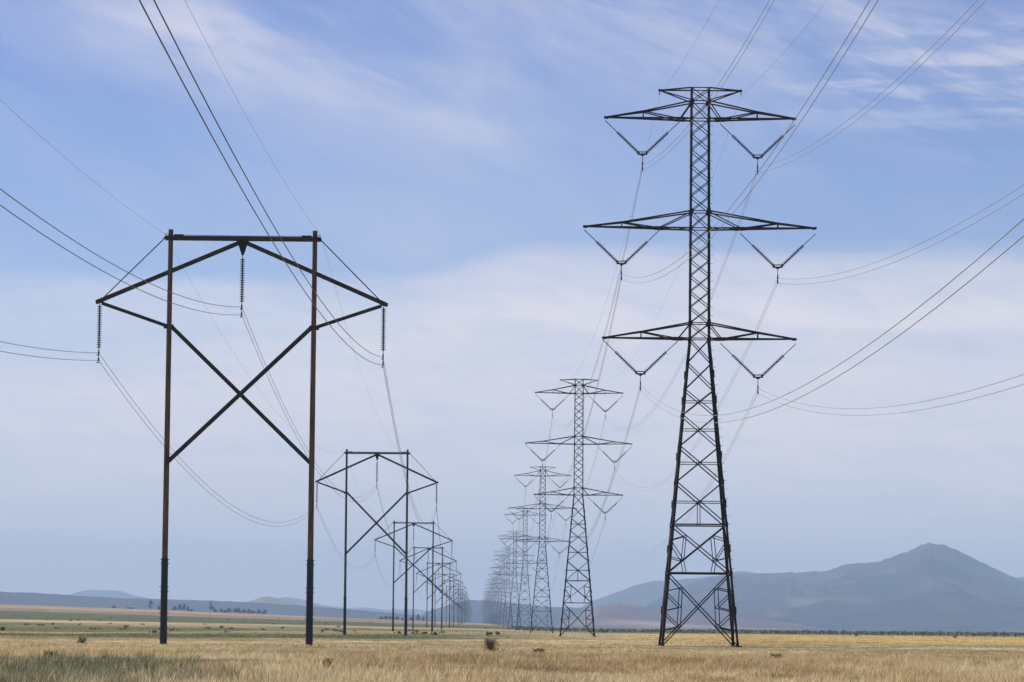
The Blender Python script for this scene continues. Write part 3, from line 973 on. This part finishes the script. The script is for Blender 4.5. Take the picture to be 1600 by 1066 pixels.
for key, where in (('left', 'left arm tips'), ('centre', 'centre plates'), ('right', 'right arm tips')):
    u, w1, w2 = HF_W[key]
    sg = {'left': [7.0, 7.2], 'centre': [8.4, 7.2], 'right': [6.7, 7.2]}[key]
    for wi, wz in enumerate((w1, w2)):
        cable('power_line', (lambda u_, z_: (lambda t: (t[0] + u_, t[1], t[2] + z_ * t[3])))(u, wz), HF, HF_DY, sg, 0.0195, M_CABLE,
              f'{"upper" if wi == 0 else "lower"} dark cable of the pair hung from the {where} of the timber frames',
              'cable', 'cables of the timber frame row', SPANS_H)
for s in (-1, 1):
    side = 'right' if s > 0 else 'left'
    cable('shield_wire', lambda t, s_=s: (t[0] + s_ * (PU + 0.45), t[1], t[2] + 31.05 * t[3]), HF, HF_DY, [4.8, 5.2], 0.0072, M_CABLE,
          f'thin wire running along the {side} pole tops of the timber frames', 'cable', 'cables of the timber frame row', SPANS_H)

# small dark marker gripping the right peak wire near the top of the picture
_t = (211 + 54.0) / PYL_DY
_mz = 49.65 * 1.0105 - 4 * 8.2 * _t * (1 - _t)
mb = MB()
mb.tube([(-0.02, -0.28, -0.09), (0, -0.1, -0.05), (0, 0.1, -0.05), (-0.02, 0.28, -0.09)], 0.02, 6)
for yy in (-0.28, 0.28): mb.tube([(0, yy - .07, -.1), (0, yy + .07, -.1)], 0.065, 8)
mb.beam((0, 0, 0.03), (0, 0, -0.07), 0.06)
o = mb.build('wire_damper', M_IRON, None, (PYL_X + 3.72, 211.0, _mz))
tag(o, 'small dark weight clipped on the thin wire above the tallest pylon', 'damper')


# ------------------------------------------------------------------ shrubs
def leafy(mb, rng, c, rad, n, size, squash=1.0, bottom=-0.2):
    for _ in range(n):
        while True:
            p = Vector((rng.uniform(-1, 1), rng.uniform(-1, 1), rng.uniform(-1, 1)))
            if p.length < 1 and p.z > bottom and rng.random() < 0.25 + p.length: break
        p = Vector((p.x * rad[0], p.y * rad[1], p.z * rad[2])) + Vector(c)
        d = Vector((rng.gauss(0, 1), rng.gauss(0, 1), rng.gauss(0, 1))).normalized()
        e = d.cross(Vector((rng.gauss(0, 1), rng.gauss(0, 1), rng.gauss(0, 1)))).normalized()
        s = size * rng.uniform(.6, 1.4)
        mb.add([p - d * s - e * s * .5, p + d * s - e * s * .3, p + d * s * .6 + e * s * .6, p - d * s * .7 + e * s * .4], [(0, 1, 2, 3)])


M_SHRUB = material('dead shrub twigs', (0.135, 0.084, 0.040), 1.0, scale=(6, 6, 6), col2=(0.27, 0.18, 0.09))
M_SAGEB = material('sagebrush leaves', (0.22, 0.20, 0.11), 1.0, scale=(6, 6, 6), col2=(0.38, 0.31, 0.18))
M_BRUSH = material('dark brush leaves', (0.115, 0.130, 0.060), 1.0, scale=(.6, .6, .6), col2=(0.20, 0.19, 0.095))
M_TWIG = material('shrub stems', (0.11, 0.078, 0.048), 1.0)


def make_shrub(name, label, px, d, w, h, mat, seed):
    rng = random.Random(seed)
    if seed > 100: w *= 0.85; h *= 0.8
    x = (px - VX) / FPX * d
    root = empty(name, (x, d, float(ground_h(x, d))))
    tag(root, label, 'shrub', 'single shrubs in the dry grass')
    st = MB()
    for i in range(60):
        a = rng.uniform(0, 6.283); l = rng.uniform(.5, 1.0)
        e = Vector((math.cos(a) * w / 2 * l, math.sin(a) * w / 2 * l, h * rng.uniform(.45, 1.05)))
        st.tube([(0, 0, -.05), e * 0.5 + Vector((0, 0, h * .1)), e], [0.022, .012, .005], 4)
    st.build('stems', M_TWIG, root)
    mb = MB(); leafy(mb, rng, (0, 0, h * .30), (w / 2, w / 2, h * .55), 420 if seed == 100 else 200, 0.035, bottom=-0.8)
    for k in range(7):
        a = rng.uniform(0, 6.283); q = rng.uniform(.1, .42)
        leafy(mb, rng, (math.cos(a) * w * q, math.sin(a) * w * q, h * (rng.uniform(.25, .85) - q * .6)), (w * .2, w * .2, h * .22), 55, 0.03)
    mb.build('foliage', mat, root)


SH = [  # label, column, distance, width, height, material
    ('dark brown rounded dead shrub alone in front of the gap between the tower rows', 767, 204, 1.05, 0.95, M_SHRUB),
    ('low wide brown shrub at the back edge of the green growth', 84, 127, 0.85, 0.62, M_SHRUB),
    ('scraggly dark olive shrub low in the grass below the second timber frame', 513, 103, 0.46, 0.62, M_SAGEB),
    ('spreading low brown shrub below the second lattice pylon', 842, 185, 0.9, 0.46, M_SHRUB),
    ('olive shrub standing left of the first sleeved pole', 133, 240, 0.9, 0.85, M_SAGEB),
    ('pale green low shrub right of the tallest pylon', 1212, 165, 0.9, 0.42, M_SAGEB),
    ('flat dark shrub on the green band behind the sleeved poles', 505, 780, 1.3, 1.0, M_SHRUB),
    ('long dark shrub on the tan band left of the sleeved poles', 200, 900, 3.0, 1.3, M_SHRUB),
    ('small dark shrub at the end of the golden stand', 1490, 790, 1.5, 1.0, M_SHRUB),
    ('small dark shrub before the middle fence posts', 1336, 900, 1.6, 1.0, M_SHRUB),
]
for i, (lab, px, d, w, h, mt) in enumerate(SH): make_shrub('shrub', lab, px, d, w, h, mt, 100 + i)

# ------------------------------------------------------------------ far trees and farm house on the swell
M_LEAF = material('dark tree foliage', (0.030, 0.042, 0.022), 1.0, scale=(.6, .6, .6), col2=(0.060, 0.070, 0.035))
M_BARK = material('tree bark', (0.05, 0.04, 0.03), 1.0)


def tree(label, px, d, h, w, seed, column=False):
    rng = random.Random(seed); h *= rng.uniform(1.25, 1.6); w *= rng.uniform(1.5, 2.0)
    x = (px - VX) / FPX * d
    root = empty('tree', (x, d, float(ground_h(x, d)) - 0.1))
    tag(root, label, 'tree', 'trees on the far edge of the plain')
    tr = MB(); tr.tube([(0, 0, 0), (.1, 0, h * .35), (0, .1, h * .85)], [.22, .16, .05], 7)
    for k in range(6):
        a = rng.uniform(0, 6.28); z = h * rng.uniform(.25, .6)
        tr.tube([(0, 0, z), (math.cos(a) * w * .35, math.sin(a) * w * .35, z + h * .18)], [.09, .03], 5)
    tr.build('trunk', M_BARK, root)
    cr = MB()
    for k in range(9 if column else 12):
        f = rng.random(); zz = h * (0.25 + 0.65 * f)
        ww = w / 2 * (1 - 0.65 * f ** 1.5)
        a = rng.uniform(0, 6.28); rr = ww * rng.uniform(.1, .65)
        leafy(cr, rng, (math.cos(a) * rr, math.sin(a) * rr, zz), (ww * .6, ww * .6, h * .15), 120, 0.32, bottom=-1)
    cr.build('crown', M_LEAF, root)


TR = [
    ('taller dark tree left of the first sleeved pole beside the farm house', 237.5, 3960, 8.2, 5.2),
    ('small tree hidden close behind the first sleeved pole', 250.5, 3960, 4.0, 2.6),
    ('low round tree first to the right of the first sleeved pole', 274.5, 3960, 3.8, 4.6),
    ('pale slender tree left of the dark column tree', 283, 3980, 6.6, 3.8),
    ('dark column tree of the clump right of the first sleeved pole', 289.5, 3970, 8.0, 3.8),
    ('small dark tree right of the dark column tree', 295.5, 3960, 5.0, 3.0),
    ('very low bush like tree at the end of the left clump', 301, 3960, 2.0, 2.6),
    ('tallest dark tree standing in the middle between the sleeved poles', 331, 3980, 8.8, 5.0),
    ('short tree touching the tallest middle tree', 338, 3960, 4.2, 4.0),
    ('thin short tree starting the low tree line', 347, 3980, 4.0, 3.0),
    ('tiny tree next to the thin short one in the low line', 352.5, 3960, 2.6, 3.0),
    ('broad short tree in the low tree line', 359, 3980, 4.6, 5.4),
    ('wide tree left of the pointed one in the low line', 368.5, 3970, 4.0, 4.4),
    ('pointed tree near the middle of the low line', 374.5, 3960, 4.8, 4.2),
    ('wide low tree right of the pointed one', 382.5, 3970, 4.0, 5.6),
    ('rounded tree with the darkest crown in the low line', 390.5, 3960, 4.4, 5.6),
    ('small tree trailing the rounded dark one', 397, 3970, 3.6, 3.6),
    ('separate small peaked tree near the right end of the low line', 406, 3960, 4.2, 4.4),
    ('broad last tree ending the low line on the right', 415.5, 3960, 4.0, 6.0),
    ('broad low tree at the left of the clump by the second timber frame', 596, 3980, 3.0, 4.4),
    ('low round tree second in the clump by the second timber frame', 603, 3980, 3.4, 4.6),
    ('dark low tree just left of a second frame pole', 610, 3980, 3.2, 3.8),
    ('wide tree right of the third frame left pole', 621, 3980, 3.4, 5.6),
    ('thin small tree before the second frame right pole', 629, 3980, 2.2, 2.0),
    ('low tree left of the pointed tree by the third frame', 643, 3980, 3.2, 4.6),
    ('tall pointed tree in the clump behind the third timber frame', 653.5, 3980, 6.4, 4.4),
    ('small tree right of the pointed tree by the third frame', 662, 3980, 4.0, 2.8),
    ('flat dark tree alone left of the farm house', 180, 3960, 2.2, 5.2),
]
for i, (lab, px, d, h, w) in enumerate(TR): tree(lab, px, d, h, w, 300 + i, h > 6)

M_ROOF = material('rusty roof', (0.16, 0.085, 0.06), 0.9); M_WALL = material('pale farm wall', (0.30, 0.26, 0.22), 0.9)
hx = (206 - VX) / FPX * 3960
house = empty('farm_house', (hx, 3960, float(ground_h(hx, 3960))))
tag(house, 'low farm house with a rusty brown roof beside the taller dark tree', 'house')
mb = MB(); mb.beam((-4.5, 0, 0.9), (4.5, 0, 0.9), 6, 2.2); mb.build('wall', M_WALL, house)
mb = MB()
mb.add([(-5, -3.5, 1.95), (5, -3.5, 1.95), (5, 3.5, 1.95), (-5, 3.5, 1.95), (-4.2, 0, 3.4), (4.2, 0, 3.4)],
       [(0, 1, 5, 4), (2, 3, 4, 5), (1, 2, 5), (3, 0, 4), (3, 2, 1, 0)])
mb.build('roof', M_ROOF, house)
for xx in (-2.6, 2.4):
    mb = MB(); mb.beam((xx - .6, -3.03, 1.2), (xx + .6, -3.03, 1.2), .06, 1.0); mb.build('window', M_IRON, house)

# ------------------------------------------------------------------ wire fence at the far edge of the golden stand
M_POST = material('fence post timber', (0.055, 0.045, 0.036), 0.95, scale=(3, 3, 1))
M_WPOST = material('pale marker post', (0.62, 0.60, 0.56), 0.7)
fence = empty('wire_fence', (0, 0, 0))
tag(fence, 'far wire fence with dark posts along the back of the golden grass', 'fence')
fa, fb = ((1165 - VX) / FPX * 1330, 1330.0), ((1720 - VX) / FPX * 930, 930.0)
NP = 44; rng = random.Random(77); tops = []
for i in range(NP):
    t = i / (NP - 1); t = t / (t + (1 - t) * 930 / 1330) if 0 < t < 1 else t
    t = i / (NP - 1)
    x = fa[0] + (fb[0] - fa[0]) * t + rng.uniform(-.4, .4); y = fa[1] + (fb[1] - fa[1]) * t
    g = float(ground_h(x, y)); h = rng.choice([1.35, 1.45, 1.6, 2.0]); w = rng.uniform(.13, .22)
    mb = MB(); mb.tube([(x, y, g - .1), (x + rng.uniform(-.05, .05), y, g + h)], w * .85, 6); mb.build('fence_post', M_POST, fence)
    tops.append((x, y, g + 1.1))
mb = MB()
for k in range(4): mb.tube([(p[0], p[1], p[2] - 0.28 * k) for p in tops], 0.012, 4)
mb.build('fence_wire', M_IRON, fence)
for lab, px, d in (('pale post at the left end of the far fence', 1184, 1180), ('short pale post behind the golden grass near the middle of the fence', 1426, 1060)):
    x = (px - VX) / FPX * d
    mb = MB(); mb.tube([(0, 0, -.1), (0, 0, 1.25), (0, 0, 1.5)], [.16, .16, .06], 8)
    tag(mb.build('marker_post', M_WPOST, None, (x, d, float(ground_h(x, d)))), lab, 'post', 'pale posts by the far fence')


# ------------------------------------------------------------------ grass: real blades, thinning with distance
def grass_material():
    m = bpy.data.materials.new('dry grass blades'); m.use_nodes = True
    t = NT(m.node_tree)
    out = t.node('ShaderNodeOutputMaterial')
    at = t.node('ShaderNodeAttribute'); at.attribute_name = 'blade_colour'
    d = t.node('ShaderNodeBsdfDiffuse'); tr = t.node('ShaderNodeBsdfTranslucent'); mx = t.node('ShaderNodeMixShader')
    t.l.new(at.outputs['Color'], d.inputs[0]); t.l.new(at.outputs['Color'], tr.inputs[0])
    mx.inputs[0].default_value = 0.4
    t.l.new(d.outputs[0], mx.inputs[1]); t.l.new(tr.outputs[0], mx.inputs[2]); t.l.new(mx.outputs[0], out.inputs[0])
    return m


M_GRASS = grass_material()


def blades(name, label, n_tuft, per, d0, d1, h0, h1, w0, seed, spread=0.10, cat='grass', keep=None, hpow=1.0):
    rs = np.random.RandomState(seed)
    d = np.exp(rs.uniform(math.log(d0), math.log(d1), n_tuft))
    x = rs.uniform(-0.185, 0.205, n_tuft) * d + rs.uniform(-4, 4, n_tuft)
    y = d
    if keep is not None:
        k = keep(x, y, rs); x, y, d = x[k], y[k], d[k]
    n = len(x)
    patch = fbm(x / 5.0, y / 7.0, seed + 3, 3)
    big = fbm(x / 22.0 + 5, y / 30.0, seed + 5, 3)
    hh = (h0 + (h1 - h0) * np.clip((patch - 0.25) * 1.3 + (big - 0.5) * .8, 0, 1.3)) * rs.uniform(.7, 1.25, n) * (1 - 0.5 * sm(d, 135, 235))
    X = np.repeat(x, per); Y = np.repeat(y, per); H = np.repeat(hh, per) * rs.uniform(.55, 1.1, n * per)
    N = n * per
    an = rs.uniform(0, 2 * np.pi, N); rad = np.abs(rs.normal(0, spread, N))
    bx = X + np.cos(an) * rad; by = Y + np.sin(an) * rad
    bz = ground_h(bx, by) - 0.03
    lean = rs.uniform(0.05, 0.55, N) * H; la = an + rs.normal(0, .7, N)
    lx = np.cos(la) * lean + 0.06 * H; ly = np.sin(la) * lean
    fa = rs.uniform(0, np.pi, N)
    W = w0 * rs.uniform(.6, 1.4, N) * (1 + np.repeat(d, per) / 260.0)
    wx = np.cos(fa) * W / 2; wy = np.sin(fa) * W / 2 * .6
    co = np.empty((N, 5, 3), np.float32)
    co[:, 0] = np.stack([bx - wx, by - wy, bz], -1); co[:, 1] = np.stack([bx + wx, by + wy, bz], -1)
    mx_, my_, mz = bx + lx * .35, by + ly * .35, bz + H * .6
    co[:, 2] = np.stack([mx_ + wx * .9, my_ + wy * .9, mz], -1); co[:, 3] = np.stack([mx_ - wx * .9, my_ - wy * .9, mz], -1)
    co[:, 4] = np.stack([bx + lx, by + ly, bz + H], -1)
    base = np.arange(N)[:, None] * 5
    loops = np.concatenate([base + np.array([0, 1, 2, 3]), base + np.array([3, 2, 4])], 1).ravel()
    tot = np.tile([4, 3], N); start = np.concatenate([[0], np.cumsum(tot)[:-1]])
    me = bpy.data.meshes.new(name)
    me.vertices.add(N * 5); me.vertices.foreach_set('co', co.ravel())
    me.loops.add(len(loops)); me.loops.foreach_set('vertex_index', loops.astype(np.int32))
    me.polygons.add(len(tot)); me.polygons.foreach_set('loop_start', start.astype(np.int32))
    me.polygons.foreach_set('loop_total', tot.astype(np.int32))
    c = field_colour(x, y) * (1.10 - 0.32 * sm(d, 170, 420))[:, None]  # farther tufts coloured darker, in place of self-shadowing among grass
    c = c * (0.62 + 0.74 * rs.rand(n))[:, None]
    pale = (rs.rand(n) < 0.22)[:, None]; c = np.where(pale, 0.35 * c + 0.65 * PALE * 1.05, c)
    c = np.repeat(c, per, 0) * (0.75 + 0.5 * rs.rand(N))[:, None]
    c = np.clip(c, 0.01, 0.72)
    colour_attr(me, 'blade_colour', np.repeat(c, 5, 0))
    me.materials.append(M_GRASS)
    me.update(); me.validate()
    return tag(link_mesh(name, me), label, cat, kind='stuff')


blades('dry_grass', 'dry tan grass and green weeds covering the near plain', 70000, 9, 62, 260, 0.12, 0.50, 0.012, 1)
blades('dry_grass', 'thin dry grass over the farther plain', 26000, 8, 240, 1200, 0.12, 0.46, 0.015, 2, spread=0.35)

blades('dry_grass', 'taller ragged grass clumps standing in the near plain', 5200, 16, 68, 175, 0.30, 0.70, 0.013, 3, spread=0.16,
       keep=lambda x, y, rs: fbm(x / 3.0, y / 9.0, 91, 3) + rs.uniform(-.12, .12, len(x)) > 0.55)
blades('weeds', 'grey green weeds crowding the lower left corner', 9000, 12, 66, 140, 0.25, 0.62, 0.016, 4, spread=0.13, cat='weeds',
       keep=lambda x, y, rs: (x + (fbm(x / 5, y / 6, 61, 3) - .5) * 9 < -8.5 + rs.normal(0, 1.2, len(x))) & (y < 129 + (fbm(x / 3, y / 4, 66, 3) - .5) * 14))

def brush_belt():
    """dark brush along the far right edge of the plain"""
    rs = np.random.RandomState(12); rng = random.Random(12)
    mb = MB()
    n = 1500
    for i in range(n):
        d = math.exp(rng.uniform(math.log(1350), math.log(2600))); px = rng.uniform(800, 1760)
        x = (px - VX) / FPX * d
        z = float(ground_h(x, d)); w = rng.uniform(.8, 2.4); h = rng.uniform(.6, 1.9)
        leafy(mb, rng, (x, d, z + h * .3), (w, w, h * .7), 16, 0.42)
    for i in range(70):                       # scattered clumps on the left green band
        d = math.exp(rng.uniform(math.log(600), math.log(3000))); px = rng.uniform(-60, 800)
        x = (px - VX) / FPX * d
        z = float(ground_h(x, d)); w = rng.uniform(.4, 1.3); h = rng.uniform(.3, 0.7)
        leafy(mb, rng, (x, d, z + h * .3), (w, w, h * .7), 14, 0.32)
    return tag(mb.build('sagebrush', M_BRUSH), 'belt of low dark sagebrush along the far edge of the plain', 'sagebrush', kind='stuff')


brush_belt()

# ------------------------------------------------------------------ the hazy air
def build_haze():
    mb = MB()
    x0, x1, y0, y1, z0, z1 = -23500, 23500, -23500, 23500, -6, 520
    mb.add([(x0, y0, z0), (x1, y0, z0), (x1, y1, z0), (x0, y1, z0), (x0, y0, z1), (x1, y0, z1), (x1, y1, z1), (x0, y1, z1)],
           [(3, 2, 1, 0), (4, 5, 6, 7), (0, 1, 5, 4), (1, 2, 6, 5), (2, 3, 7, 6), (3, 0, 4, 7)])
    m = bpy.data.materials.new('haze'); m.use_nodes = True
    t = NT(m.node_tree)
    out = t.node('ShaderNodeOutputMaterial'); v = t.node('ShaderNodeVolumePrincipled')
    v.inputs['Color'].default_value = (0.57, 0.75, 1.0, 1)
    v.inputs['Density'].default_value = 8.2e-5
    v.inputs['Anisotropy'].default_value = 0.0
    t.l.new(v.outputs[0], out.inputs['Volume'])
    o = mb.build('haze', m)
    return tag(o, 'thin blue summer haze filling the air over the plain', 'haze', kind='stuff')


build_haze()
